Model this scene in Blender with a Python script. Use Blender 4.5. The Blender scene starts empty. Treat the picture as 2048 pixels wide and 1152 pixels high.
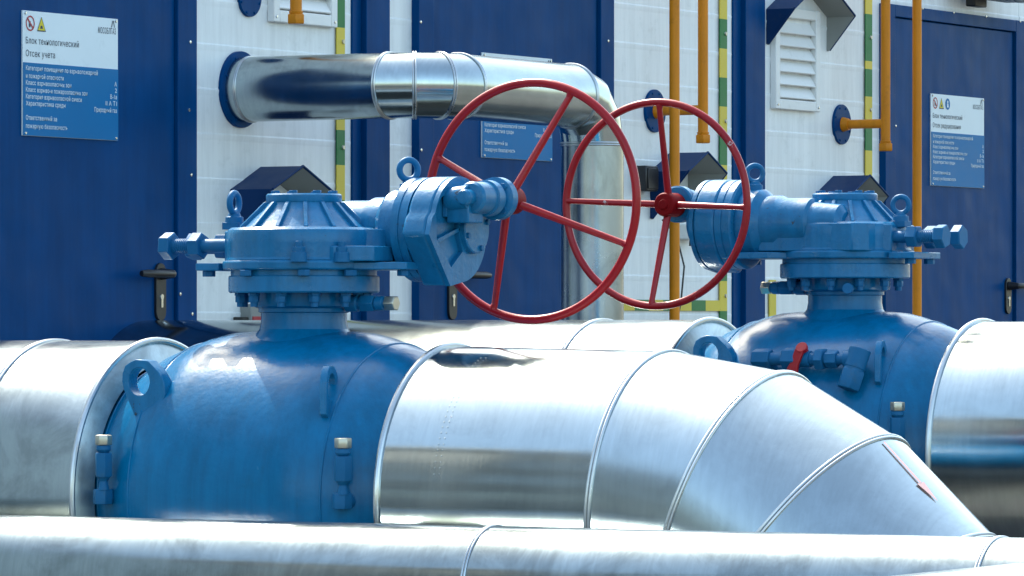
import bpy, bmesh, math, random
from mathutils import Vector, Matrix
R_ = math.radians
scene = bpy.context.scene
COL = scene.collection
random.seed(5)

# ------------------------------------------------------------------ camera
# world axes: x runs along the wall (away to the right), y points into the wall, z up
F = 10118.0; TH = R_(60.7); HZ = 650.0; CAMZ = 1.6
CT, ST = math.cos(TH), math.sin(TH)
ED = Vector((ST, CT, 0)); ER = Vector((CT, -ST, 0))
cam_d = bpy.data.cameras.new('camera'); cam = bpy.data.objects.new('camera', cam_d); COL.objects.link(cam)
cam.location = (0, 0, CAMZ)
cam.rotation_euler = (R_(90), 0, math.atan2(ED.y, ED.x) - R_(90))
cam_d.sensor_width = 36; cam_d.lens = F / 2048 * 36
cam_d.shift_y = (HZ - 576) / 2048
cam_d.clip_start = 0.5; cam_d.clip_end = 3000
scene.camera = cam

def ray(px, py):
    u = (px - 1024) / F; v = (HZ - py) / F
    return ED + ER * u + Vector((0, 0, v))
def onY(px, py, Y):
    d = ray(px, py); t = Y / d.y
    return Vector((0, 0, CAMZ)) + d * t
def onX(px, py, X):
    d = ray(px, py); t = X / d.x
    return Vector((0, 0, CAMZ)) + d * t
WY = 10.03
def wx(px, Y=WY): return onY(px, 650, Y).x
def wz(px, py, Y=WY): return onY(px, py, Y).z

# ------------------------------------------------------------------ materials
def newmat(name):
    m = bpy.data.materials.new(name); m.use_nodes = True
    nt = m.node_tree; b = nt.nodes['Principled BSDF']
    return m, nt, b
def N(nt, t, **kw):
    n = nt.nodes.new(t)
    for k, v in kw.items():
        if k in n.inputs: n.inputs[k].default_value = v
        else: setattr(n, k, v)
    return n
def srgb(r, g, b):
    f = lambda c: (c / 255 / 12.92) if c / 255 <= .04045 else ((c / 255 + .055) / 1.055) ** 2.4
    return (f(r), f(g), f(b), 1)
def coords(nt, scale=(1, 1, 1)):
    tc = N(nt, 'ShaderNodeTexCoord'); mp = N(nt, 'ShaderNodeMapping'); mp.inputs['Scale'].default_value = scale
    nt.links.new(tc.outputs['Object'], mp.inputs['Vector']); return mp.outputs['Vector']
def ramp(nt, fac, stops):
    r = N(nt, 'ShaderNodeValToRGB'); cr = r.color_ramp
    while len(cr.elements) < len(stops): cr.elements.new(.5)
    for e, (p, c) in zip(cr.elements, stops): e.position = p; e.color = c
    nt.links.new(fac, r.inputs['Fac']); return r.outputs['Color']

def paint(name, col, rough=.35, var=.12, dirt=None, bump=.08, bscale=60, coat=0., chips=0., spec=.5, streak=0., warp=0., chipcol=(.6, .58, .56, 1)):
    m, nt, b = newmat(name); L = nt.links.new
    v = coords(nt)
    n1 = N(nt, 'ShaderNodeTexNoise', Scale=3.5, Detail=6, Roughness=.65); L(v, n1.inputs['Vector'])
    lo = tuple(c * (1 - var) for c in col[:3]) + (1,); hi = tuple(min(1, c * (1 + var)) for c in col[:3]) + (1,)
    c = ramp(nt, n1.outputs['Fac'], [(.3, lo), (.7, hi)])
    if dirt:
        n2 = N(nt, 'ShaderNodeTexNoise', Scale=9, Detail=8, Roughness=.75); L(v, n2.inputs['Vector'])
        f = ramp(nt, n2.outputs['Fac'], [(.56, (0, 0, 0, 1)), (.75, (dirt[1],) * 3 + (1,))])
        mx = N(nt, 'ShaderNodeMixRGB'); L(f, mx.inputs['Fac']); L(c, mx.inputs[1]); mx.inputs[2].default_value = dirt[0]
        c = mx.outputs['Color']
    if chips:
        n3 = N(nt, 'ShaderNodeTexNoise', Scale=11, Detail=9, Roughness=.8); L(v, n3.inputs['Vector'])
        f = ramp(nt, n3.outputs['Fac'], [(chips, (0, 0, 0, 1)), (chips + .015, (1, 1, 1, 1))])
        mx = N(nt, 'ShaderNodeMixRGB'); L(f, mx.inputs['Fac']); L(c, mx.inputs[1]); mx.inputs[2].default_value = chipcol
        c = mx.outputs['Color']
    if streak:
        vs_ = coords(nt, (9, 9, .7)); n6 = N(nt, 'ShaderNodeTexNoise', Scale=2.2, Detail=7, Roughness=.7); L(vs_, n6.inputs['Vector'])
        f = ramp(nt, n6.outputs['Fac'], [(.38, (1 - streak,) * 3 + (1,)), (.6, (1, 1, 1, 1))])
        mx = N(nt, 'ShaderNodeMixRGB', blend_type='MULTIPLY'); mx.inputs['Fac'].default_value = 1; L(c, mx.inputs[1]); L(f, mx.inputs[2]); c = mx.outputs['Color']
    L(c, b.inputs['Base Color'])
    n4 = N(nt, 'ShaderNodeTexNoise', Scale=14, Detail=5); L(v, n4.inputs['Vector'])
    mr = N(nt, 'ShaderNodeMapRange'); mr.inputs['To Min'].default_value = rough * .75; mr.inputs['To Max'].default_value = rough * 1.3
    L(n4.outputs['Fac'], mr.inputs['Value']); L(mr.outputs['Result'], b.inputs['Roughness'])
    if bump:
        n5 = N(nt, 'ShaderNodeTexNoise', Scale=bscale, Detail=4); L(v, n5.inputs['Vector'])
        bp = N(nt, 'ShaderNodeBump', Strength=bump, Distance=.004); L(n5.outputs['Fac'], bp.inputs['Height']); L(bp.outputs['Normal'], b.inputs['Normal'])
        if warp:
            n7 = N(nt, 'ShaderNodeTexNoise', Scale=2.4, Detail=2); L(v, n7.inputs['Vector']); b7 = N(nt, 'ShaderNodeBump', Strength=warp, Distance=.05); L(n7.outputs['Fac'], b7.inputs['Height']); L(b7.outputs['Normal'], bp.inputs['Normal'])
    b.inputs['Specular IOR Level'].default_value = spec
    if coat: b.inputs['Coat Weight'].default_value = coat; b.inputs['Coat Roughness'].default_value = .08
    return m

def sheet(name, base=(.50, .56, .57), r0=.11, r1=.18, wav=.25, axis='y', spangle=.06, stain=.11):
    """galvanised / aluminium cladding sheet: metal with rolled streaks, smudges, gentle oil-canning"""
    m, nt, b = newmat(name); L = nt.links.new
    b.inputs['Metallic'].default_value = 1
    sc = {'y': (1.5, 14, 1.5), 'z': (14, 14, .8), 'x': (14, 1.5, 1.5)}[axis]
    v = coords(nt); vs = coords(nt, sc)
    n1 = N(nt, 'ShaderNodeTexNoise', Scale=5, Detail=7, Roughness=.7); L(vs, n1.inputs['Vector'])
    n2 = N(nt, 'ShaderNodeTexNoise', Scale=2.2, Detail=5, Roughness=.6); L(v, n2.inputs['Vector'])
    mx = N(nt, 'ShaderNodeMath', operation='MULTIPLY'); L(n1.outputs['Fac'], mx.inputs[0]); L(n2.outputs['Fac'], mx.inputs[1])
    lo = tuple(c * (1 - spangle * 2.2) for c in base) + (1,); hi = tuple(min(1, c * (1 + spangle)) for c in base) + (1,)
    c = ramp(nt, mx.outputs['Value'], [(.1, lo), (.4, hi)])
    n4 = N(nt, 'ShaderNodeTexNoise', Scale=4.5, Detail=9, Roughness=.72, Distortion=.6); L(v, n4.inputs['Vector'])
    f = ramp(nt, n4.outputs['Fac'], [(.40, (1 - stain,) * 3 + (1,)), (.56, (1, 1, 1, 1))])
    m2 = N(nt, 'ShaderNodeMixRGB', blend_type='MULTIPLY'); m2.inputs['Fac'].default_value = 1; L(c, m2.inputs[1]); L(f, m2.inputs[2]); L(m2.outputs['Color'], b.inputs['Base Color'])
    mr = N(nt, 'ShaderNodeMapRange'); mr.inputs['From Min'].default_value = .3; mr.inputs['From Max'].default_value = .7
    mr.inputs['To Min'].default_value = r0 * .92; mr.inputs['To Max'].default_value = r1 * 1.05
    L(n2.outputs['Fac'], mr.inputs['Value']); L(mr.outputs['Result'], b.inputs['Roughness'])
    n3 = N(nt, 'ShaderNodeTexNoise', Scale=1.6, Detail=1.5); L(v, n3.inputs['Vector'])
    b1 = N(nt, 'ShaderNodeBump', Strength=wav, Distance=.03); L(n3.outputs['Fac'], b1.inputs['Height'])
    b2 = N(nt, 'ShaderNodeBump', Strength=.05, Distance=.002); L(n1.outputs['Fac'], b2.inputs['Height']); L(b1.outputs['Normal'], b2.inputs['Normal'])
    L(b2.outputs['Normal'], b.inputs['Normal'])
    return m

M = {}
M['valve'] = paint('gearbox_blue', srgb(22, 112, 160), .28, .12, (srgb(60, 110, 130), .5), .25, 55, .05, spec=.32, streak=.2, chips=.645, chipcol=(.035, .04, .05, 1))
M['body'] = paint('body_blue', srgb(0, 106, 154), .24, .12, (srgb(20, 92, 122), .5), .22, 55, .05, spec=.25, streak=.22)
M['valve2'] = paint('fitting_blue', srgb(16, 96, 142), .5, .12, (srgb(60, 90, 105), .6), .2, 60, spec=.25)
M['deep'] = paint('door_blue', srgb(0, 64, 117), .36, .10, (srgb(30, 70, 110), .35), .06, 45, spec=.05, streak=.14, warp=.35)
M['hood'] = paint('hood_blue', srgb(4, 46, 90), .45, .1, (srgb(60, 70, 80), .3), .03, 25, spec=.15)
M['hoodin'] = paint('hood_lining', srgb(140, 142, 138), .6, .08, None, .02)
M['red'] = paint('wheel_red', srgb(158, 14, 24), .30, .14, (srgb(80, 18, 22), .5), .14, 60, .1, spec=.35)
M['redworn'] = paint('wheel_red_worn', srgb(152, 12, 24), .32, .14, (srgb(80, 18, 22), .5), .14, 60, .1, spec=.35, chips=.635)
M['redhub'] = paint('hub_red', srgb(120, 8, 14), .55, .12, (srgb(70, 14, 18), .5), .1, 60, spec=.1)
M['orange'] = paint('pipe_orange', srgb(218, 132, 12), .42, .12, (srgb(130, 85, 20), .5), .12, 50, spec=.3, streak=.15)
M['white'] = paint('wall_white', (.84, .86, .86, 1), .42, .03, (srgb(175, 180, 178), .35), .05, 30, streak=.11, warp=.12)
M['ventw'] = paint('vent_white', (.80, .80, .78, 1), .45, .04, (srgb(150, 150, 145), .3), .02)
M['black'] = paint('black_plastic', (.012, .012, .014, 1), .35, .1, None, .02)
M['steel'] = paint('zinc_steel', (.55, .52, .42, 1), .35, .15, None, .05); M['steel'].node_tree.nodes['Principled BSDF'].inputs['Metallic'].default_value = .85
M['chrome'] = paint('bright_steel', (.7, .7, .68, 1), .2, .05, None, 0); M['chrome'].node_tree.nodes['Principled BSDF'].inputs['Metallic'].default_value = 1
M['rust'] = paint('dark_rubber', (.03, .028, .025, 1), .7, .2, None, .1)
M['clad'] = sheet('cladding_sheet')
M['clad2'] = sheet('cladding_sheet_weathered', (.42, .47, .48), .14, .26, .4, stain=.25)
M['cladz'] = sheet('cladding_sheet_upright', (.35, .39, .425), .16, .28, .2, 'z', stain=.25)
M['cladfine'] = sheet('cladding_sheet_matt', (.50, .565, .58), .17, .23, .10)
M['cladfore'] = sheet('cladding_sheet_dull', (.34, .39, .40), .15, .26, .4, 'y', .10, .3)
M['cap'] = sheet('end_cap_sheet', (.58, .66, .66), .38, .5, .3, stain=.3)
M['bead'] = sheet('bead_metal', (.62, .64, .65), .22, .36, 0)
M['green'] = paint('earth_green', srgb(20, 112, 52), .45, .1)
M['yellow'] = paint('earth_yellow', srgb(214, 190, 60), .45, .1)
M['signw'] = paint('sign_white', srgb(222, 232, 236), .4, .03, (srgb(170, 180, 185), .3), .02, spec=.2)
M['signb'] = paint('sign_blue', srgb(8, 108, 164), .4, .05, None, .02, spec=.15)
M['ink'] = paint('sign_ink', srgb(40, 55, 75), .5, .02, None, 0)
M['inkw'] = paint('sign_ink_white', srgb(215, 228, 236), .5, .02, None, 0)
M['signred'] = paint('sign_red', srgb(170, 40, 50), .5, .02, None, 0)
M['signyel'] = paint('sign_yellow', srgb(215, 195, 30), .5, .02, None, 0)
M['arrow'] = paint('arrow_red', srgb(232, 182, 174), .4, .15, (srgb(235, 215, 210), .8), 0)
M['lens'] = paint('lamp_lens', (.35, .37, .38, 1), .1, .05, None, 0)
M['concrete'] = paint('plinth_concrete', (.30, .295, .28, 1), .85, .15, (( .18, .175, .165, 1), .6), .5, 30)

def ground_mat():
    m, nt, b = newmat('gravel'); L = nt.links.new
    v = coords(nt)
    n1 = N(nt, 'ShaderNodeTexNoise', Scale=.35, Detail=6, Roughness=.6); L(v, n1.inputs['Vector'])
    vo = N(nt, 'ShaderNodeTexVoronoi', Scale=28); L(v, vo.inputs['Vector'])
    mx = N(nt, 'ShaderNodeMixRGB', blend_type='MULTIPLY'); mx.inputs['Fac'].default_value = .45
    L(ramp(nt, n1.outputs['Fac'], [(.3, (.075, .074, .068, 1)), (.7, (.14, .137, .125, 1))]), mx.inputs[1]); L(vo.outputs['Color'], mx.inputs[2])
    L(mx.outputs['Color'], b.inputs['Base Color']); b.inputs['Roughness'].default_value = .95
    bp = N(nt, 'ShaderNodeBump', Strength=.7, Distance=.02); L(vo.outputs['Distance'], bp.inputs['Height']); L(bp.outputs['Normal'], b.inputs['Normal'])
    return m
M['ground'] = ground_mat()

# ------------------------------------------------------------------ mesh helpers
X, Y, Z = Vector((1, 0, 0)), Vector((0, 1, 0)), Vector((0, 0, 1))
def basis(axis):
    a = axis.normalized(); t = Z if abs(a.z) < .9 else X
    e1 = t.cross(a).normalized(); e2 = a.cross(e1).normalized(); return a, e1, e2
def lathe(bm, prof, o, axis, seg=48, caps=True, rot=0.):
    a, e1, e2 = basis(axis); rings = []
    for (d, r) in prof:
        if r < 1e-6: rings.append([bm.verts.new(o + a * d)])
        else: rings.append([bm.verts.new(o + a * d + (e1 * math.cos(rot + 2 * math.pi * i / seg) + e2 * math.sin(rot + 2 * math.pi * i / seg)) * r) for i in range(seg)])
    for p, q in zip(rings, rings[1:]):
        for i in range(seg):
            j = (i + 1) % seg
            if len(p) == 1 and len(q) == 1: continue
            if len(p) == 1: bm.faces.new((p[0], q[i], q[j]))
            elif len(q) == 1: bm.faces.new((p[i], p[j], q[0]))
            else: bm.faces.new((p[i], p[j], q[j], q[i]))
    if caps:
        for rg in (rings[0], rings[-1]):
            if len(rg) > 2: bm.faces.new(rg)
def hexa(bm, o, axis, r, h, rot=0.): lathe(bm, [(0, r * .93), (h * .1, r), (h * .9, r), (h, r * .93)], o, axis, 6, True, rot)
def cyl(bm, a, b, r, seg=20): lathe(bm, [(0, r), ((b - a).length, r)], a, b - a, seg)
def box(bm, c, s, rot=None):
    mt = Matrix.Translation(c) @ (rot.to_4x4() if rot else Matrix()) @ Matrix.Diagonal((s[0], s[1], s[2], 1))
    bmesh.ops.create_cube(bm, size=1, matrix=mt)
def boxb(bm, lo, hi): box(bm, (Vector(lo) + Vector(hi)) / 2, [abs(h - l) for l, h in zip(lo, hi)])
def torus(bm, c, axis, R, r, seg=64, ms=12):
    a, e1, e2 = basis(axis); g = []
    for i in range(seg):
        t = 2 * math.pi * i / seg; d = e1 * math.cos(t) + e2 * math.sin(t)
        g.append([bm.verts.new(c + d * (R + r * math.cos(2 * math.pi * k / ms)) + a * (r * math.sin(2 * math.pi * k / ms))) for k in range(ms)])
    for i in range(seg):
        for k in range(ms):
            bm.faces.new((g[i][k], g[(i + 1) % seg][k], g[(i + 1) % seg][(k + 1) % ms], g[i][(k + 1) % ms]))
def tube(bm, pts, r, seg=14, caps=True):
    pts = [Vector(p) for p in pts]; rs = r if isinstance(r, (list, tuple)) else [r] * len(pts); rings = []; e = None
    for i, p in enumerate(pts):
        t = (pts[min(i + 1, len(pts) - 1)] - pts[max(i - 1, 0)]).normalized()
        if e is None: _, e, _ = basis(t)
        e = (e - t * e.dot(t)).normalized(); f = t.cross(e)
        rings.append([bm.verts.new(p + (e * math.cos(2 * math.pi * k / seg) + f * math.sin(2 * math.pi * k / seg)) * rs[i]) for k in range(seg)])
    for a, b in zip(rings, rings[1:]):
        for k in range(seg): bm.faces.new((a[k], a[(k + 1) % seg], b[(k + 1) % seg], b[k]))
    if caps: bm.faces.new(rings[0]); bm.faces.new(rings[-1])
def prism(bm, pts, o, e1, e2, d):
    a = [bm.verts.new(o + e1 * p[0] + e2 * p[1]) for p in pts]; b = [bm.verts.new(v.co + d) for v in a]
    n = len(a); f0 = bm.faces.new(a); f1 = bm.faces.new(b)
    for i in range(n): bm.faces.new((a[i], a[(i + 1) % n], b[(i + 1) % n], b[i]))
    return f0, f1
def quad(bm, *ps): return bm.faces.new([bm.verts.new(Vector(p)) for p in ps])
def obj(name, bm, mat, parent=None, bevel=0., ang=32, loc=None, seg=2):
    bmesh.ops.recalc_face_normals(bm, faces=bm.faces[:])
    me = bpy.data.meshes.new(name); bm.to_mesh(me); bm.free()
    for p in me.polygons: p.use_smooth = True
    me.set_sharp_from_angle(angle=R_(ang))
    for mm in (mat if isinstance(mat, list) else [mat]): me.materials.append(mm)
    o = bpy.data.objects.new(name, me); COL.objects.link(o)
    if parent: o.parent = parent
    if loc is not None: o.location = loc
    if bevel:
        md = o.modifiers.new('Bevel', 'BEVEL'); md.width = bevel; md.segments = seg; md.limit_method = 'ANGLE'; md.angle_limit = R_(35); md.harden_normals = False
    return o
def thing(name, label, cat, loc=(0, 0, 0), group=None):
    o = bpy.data.objects.new(name, None); COL.objects.link(o); o.location = loc; o.empty_display_size = .1
    o['label'] = label; o['category'] = cat
    if group: o['group'] = group
    return o
def tag(o, label, cat, group=None):
    o['label'] = label; o['category'] = cat
    if group: o['group'] = group
    return o
BM = bmesh.new

# ------------------------------------------------------------------ ground
bm = BM(); S = 600; quad(bm, (-S, -S, 0), (S, -S, 0), (S, S, 0), (-S, S, 0))
g = obj('ground', bm, M['ground']); g['kind'] = 'structure'

# ------------------------------------------------------------------ buildings
ROOF = 3.55; FLOOR = .75; DTOP = 3.10
J0 = wz(1290, 89); JP = .164
def wall_piece(bm, x0, x1, z0, z1, y=WY + .02, depth=.1):
    boxb(bm, (x0, y, z0), (x1, y + depth, z1))
    k = math.floor((z0 - J0) / JP)
    while J0 + k * JP < z1 - .02:
        z = J0 + k * JP
        if z > z0 + .02:
            # small folded joint between two sandwich panels: a lip standing proud of the sheet
            pts = [(y + .002, z - .035), (y - .0030, z - .001), (y - .0027, z + .001), (y + .002, z + .009)]
            prism(bm, pts, Vector((x0 + .004, 0, 0)), Y, Z, Vector((x1 - x0 - .008, 0, 0)))
        k += 1
def screws(pts, y, par):
    for (px, py) in pts:
        bm = BM(); p = onY(px, py, y); lathe(bm, [(0, .007), (.004, .006), (.005, 0)], p + Vector((0, .001, 0)), -Y, 8); obj('screw', bm, M['chrome'], par)
def make_door(root, x0, x1, fw, lever_px, plate_px, scr, flip=1, gap=.012):
    d = BM(); zt = DTOP - .06
    boxb(d, (x0 + fw, WY, FLOOR + .05), (x1 - fw, WY + .05, zt))
    door = obj('door', d, M['deep'], root, .004)
    f = BM()
    boxb(f, (x0, WY - .014, FLOOR), (x0 + fw - gap, WY + .04, DTOP)); boxb(f, (x1 - fw + gap, WY - .014, FLOOR), (x1, WY + .04, DTOP))
    boxb(f, (x0 + fw - gap, WY - .0135, zt + .003), (x1 - fw + gap, WY + .04, DTOP - .0005))
    boxb(f, (x0 + fw - gap, WY + .03, FLOOR), (x1 - fw + gap, WY + .045, zt + .003))
    obj('door_frame', f, M['deep'], door, .003)
    screws(scr, WY - .0145, door)
    if plate_px:
        # plate
        px, py0, py1 = plate_px
        top = onY(px, py0, WY); bot = onY(px, py1, WY); hw = .032
        h = BM(); pts = []
        for k in range(9):
            t = math.pi * k / 8; pts.append((hw * math.cos(t), (top.z - bot.z) - hw + hw * math.sin(t)))
        for k in range(9):
            t = math.pi + math.pi * k / 8; pts.append((hw * math.cos(t), hw + hw * math.sin(t)))
        prism(h, pts, Vector((top.x, WY + .001, bot.z)), X, Z, Vector((0, -.012, 0)))
        hz = onY(*lever_px, WY).z; hx = top.x
        lathe(h, [(0, .022), (.055, .014)], Vector((hx, WY - .011, hz)), -Y, 16)
        tube(h, [(hx, WY - .045, hz), (hx, WY - .06, hz), (hx - flip * .02, WY - .066, hz), (hx - flip * .17, WY - .066, hz), (hx - flip * .205, WY - .06, hz)], [.0125, .014, .0145, .0145, .011], 12)
        ho = obj('door_handle', h, M['black'], door, .002)
        k = BM(); zz = bot.z + (top.z - bot.z) * .33
        lathe(k, [(0, .011), (.004, .010)], Vector((hx, WY - .0112, zz + .018)), -Y, 14); boxb(k, (hx - .006, WY - .0150, zz - .02), (hx + .006, WY - .0112, zz + .01))
        obj('keyhole', k, M['chrome'], ho)
    return door
def roof_and_box(root, x0, x1):
    b = BM(); boxb(b, (x0, WY + .13, FLOOR - .1), (x1, WY + 2.5, ROOF - .001)); obj('shell', b, M['white'], root)
    r = BM(); boxb(r, (x0, WY - .02, ROOF), (x1, WY + 2.55, ROOF + .05)); obj('roof', r, M['deep'], root, .004)
    p = BM(); boxb(p, (x0, WY + .06, -.2), (x1, WY + 2.45, FLOOR - .1)); obj('plinth', p, M['concrete'], root)
def post(root, px0, px1, px2):
    b = BM()
    boxb(b, (wx(px0), WY + .012, FLOOR - .1), (wx(px1), WY + .12, ROOF - .002)); boxb(b, (wx(px1), WY - .012, FLOOR - .1), (wx(px2), WY + .12, ROOF - .002))
    return obj('corner_post', b, M['deep'], root, .003)

D1 = (wx(388) - 1.62, wx(388)); D2 = (wx(832), wx(1223)); D3 = (wx(1766), wx(1766) + 1.62)
# first module
XA = (7.2, wx(710))
bA = thing('modular_building', 'nearest blue and white equipment module, its blue door bearing the largest sign', 'building', ((XA[0] + XA[1]) / 2, WY, 0), 'equipment modules in a row')
def in_building(root, names_fn):
    """children are authored in world space; keep them there under the module's empty"""
    before = set(COL.objects); names_fn()
    for o in set(COL.objects) - before:
        if o.parent is root: o.matrix_parent_inverse = Matrix.Translation(root.location).inverted()
def fA():
    w = BM()
    wall_piece(w, XA[0], D1[0], FLOOR - .1, ROOF); wall_piece(w, D1[1], XA[1], FLOOR - .1, ROOF)
    wall_piece(w, D1[0], D1[1], DTOP, ROOF, WY + .021)
    obj('wall', w, M['white'], bA)
    make_door(bA, D1[0], D1[1], .13, (318, 548), (318, 526, 642), [(380, 84), (382, 350), (360, 588), (384, 628), (378, 220), (382, 480)], gap=.003)
    roof_and_box(bA, *XA)
in_building(bA, fA)
XB = (wx(710) + .004, wx(1471))
bB = thing('modular_building', 'middle blue and white equipment module, door partly behind the bent metal pipe', 'building', ((XB[0] + XB[1]) / 2, WY, 0), 'equipment modules in a row')
def fB():
    w = BM()
    wall_piece(w, wx(775), D2[0], FLOOR - .1, ROOF); wall_piece(w, D2[1], XB[1], FLOOR - .1, ROOF)
    wall_piece(w, D2[0], D2[1], DTOP, ROOF, WY + .021)
    obj('wall', w, M['white'], bB); post(bB, 710.5, 728, 775)
    make_door(bB, D2[0], D2[1], .13, (902, 550), (902, 526, 640), [(841, 44), (1216, 82), (842, 300), (1218, 250), (842, 480)], flip=-1)
    roof_and_box(bB, *XB)
in_building(bB, fB)
XC = (wx(1471) + .004, 27.5)
bC = thing('modular_building', 'farthest blue and white equipment module, behind the right yellow gas pipes', 'building', ((XC[0] + XC[1]) / 2, WY, 0), 'equipment modules in a row')
def fC():
    w = BM()
    wall_piece(w, wx(1526), D3[0], FLOOR - .1, ROOF); wall_piece(w, D3[1], XC[1], FLOOR - .1, ROOF)
    wall_piece(w, D3[0], D3[1], DTOP, ROOF, WY + .021)
    obj('wall', w, M['white'], bC); post(bC, 1471.5, 1487, 1526)
    make_door(bC, D3[0], D3[1], .12, (2014, 572), (2014, 556, 628), [(1845, 17), (1907, 25), (1972, 33), (1791, 252), (2040, 43)], flip=-1)
    roof_and_box(bC, *XC)
in_building(bC, fC)

def backdrop():  # unseen building added only so the clad pipes have something grey to reflect
    c = Vector((-6, 21, 0)); root = thing('reflection_backdrop', 'tall grey workshop building with a flat roof, unseen, added left of the modules for pipe reflections', 'building', c); P = []
    x0, x1, y0, y1, h = -13, 1.5, 13.5, 28, 9.5
    b = BM(); boxb(b, (x0, y0, 0), (x1, y1, h)); P.append(obj('wall', b, M['concrete'], root))
    b = BM(); boxb(b, (x0 - .3, y0 - .3, h), (x1 + .3, y1 + .3, h + .35)); P.append(obj('roof', b, M['hoodin'], root))
    for z in (1.2, 4.2, 7.0):
        for k in range(4):
            b = BM(); boxb(b, (x0 + 1.2 + k * 3.4, y0 - .03, z), (x0 + 3.4 + k * 3.4, y0 + .05, z + 1.5)); P.append(obj('backdrop_pane', b, M['lens'], root))
            b = BM(); boxb(b, (x1 - .05, y0 + 1.2 + k * 3.4, z), (x1 + .03, y0 + 3.4 + k * 3.4, z + 1.5)); P.append(obj('backdrop_pane', b, M['lens'], root))
    for p in P: p.matrix_parent_inverse = Matrix.Translation(c).inverted()
backdrop()
# ------------------------------------------------------------------ earthing strips on the wall
def strip(label, px, segs, x0, x1, horiz=None):
    """segs: (py_top, py_bottom, colour) going down the wall"""
    b = BM(); fm = []
    xa, xb = wx(x0), wx(x1)
    for (a, c, col) in segs:
        n0 = len(b.faces); boxb(b, (xa, WY + .009, wz(px, c)), (xb, WY + .0135, wz(px, a)))
        b.faces.ensure_lookup_table()
        for f in b.faces[n0:]: f.material_index = col
    if horiz:
        h0, h1, ya, yb, n = horiz
        for k in range(n):
            n0 = len(b.faces); a = h0 + (h1 - h0) * k / n; c = h0 + (h1 - h0) * (k + 1) / n
            boxb(b, (wx(a), WY + .0095, wz(px, yb)), (wx(c), WY + .013, wz(px, ya))); b.faces.ensure_lookup_table()
            for f in b.faces[n0:]: f.material_index = k % 2
    t = tag(obj('earthing_strip', b, [M['yellow'], M['green']]), label, 'earthing strip', 'green and yellow earthing strips')
    ctr = (x0 + x1) / 2
    for (a, c, col) in segs[1::3]:
        s = BM(); p = onY(ctr, (a + c) / 2, WY + .009); lathe(s, [(0, .01), (.006, .008)], p, -Y, 8); obj('bolt_head', s, M['steel'], t)
def segs(first, h0, h1, col, end, start=-60):
    r = []; y = first; c = col; hh = [h0, h1]; k = 0
    out = [(start, first, 1 - col)]
    while y < end:
        n = min(end, y + hh[k % 2]); out.append((y, n, c)); y = n; c = 1 - c; k += 1
    return out
strip('green and yellow strip beside the nearest door, crossed by the bent metal pipe', 686, [(-80, 55, 1), (55, 112, 0), (112, 178, 1), (178, 260, 0), (260, 330, 1), (330, 400, 0), (400, 470, 1), (470, 540, 0), (540, 600, 1), (600, 690, 0)], 678, 694)
strip('green and yellow strip by the middle blue post, turning sideways at its foot', 1450, [(-60, 38, 0), (38, 97, 1), (97, 155, 0), (155, 213, 1), (213, 272, 0), (272, 330, 1), (330, 388, 0), (388, 440, 1), (440, 500, 0), (500, 562, 1), (562, 622, 0), (622, 680, 1)], 1444, 1458, (1245, 1443.8, 601, 622, 7))
strip('green and yellow strip left of the farthest door, behind a capped yellow pipe', 1741, [(-60, 28, 0), (28, 122, 1), (122, 138, 0), (138, 193, 1), (193, 246, 0), (246, 301, 1), (301, 352, 0), (352, 410, 1), (410, 470, 0), (470, 540, 1), (540, 620, 0)], 1735, 1748)
strip('short yellow strip low on the wall behind the right neck fitting', 1549, [(560, 640, 0), (640, 700, 1)], 1543, 1556)

# ------------------------------------------------------------------ signs
def text_into(bm_or_none, body, width, height, x, z, y, align='LEFT', bold=0):
    cu = bpy.data.curves.new('t', 'FONT'); cu.body = body.replace('\u0445', 'x').replace('\u0425', 'X'); cu.size = 1; cu.space_character = 1.08; cu.resolution_u = 3; cu.offset = bold
    o = bpy.data.objects.new('t', cu); COL.objects.link(o); dg = bpy.context.evaluated_depsgraph_get()
    me = bpy.data.meshes.new_from_object(o.evaluated_get(dg)); bpy.data.objects.remove(o); bpy.data.curves.remove(cu)
    xs = [v.co.x for v in me.vertices]
    if not xs: return
    x0, x1 = min(xs), max(xs); sx = width / (x1 - x0)
    mt = Matrix.Translation((x, y, z)) @ Matrix(((1, 0, 0, 0), (0, 0, -1, 0), (0, 1, 0, 0), (0, 0, 0, 1))) @ Matrix.Diagonal((sx, height, 1, 1)) @ Matrix.Translation((-(x0 if align == 'LEFT' else x1), 0, 0))
    me.transform(mt); bm_or_none.from_mesh(me); bpy.data.meshes.remove(me)
def disc(bm, c, r, y, seg=28, rin=0):
    a = [bm.verts.new((c[0] + r * math.cos(2 * math.pi * i / seg), y, c[1] + r * math.sin(2 * math.pi * i / seg))) for i in range(seg)]
    if not rin: bm.faces.new(a); return
    b = [bm.verts.new((c[0] + rin * math.cos(2 * math.pi * i / seg), y, c[1] + rin * math.sin(2 * math.pi * i / seg))) for i in range(seg)]
    for i in range(seg): bm.faces.new((a[i], a[(i + 1) % seg], b[(i + 1) % seg], b[i]))
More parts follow.
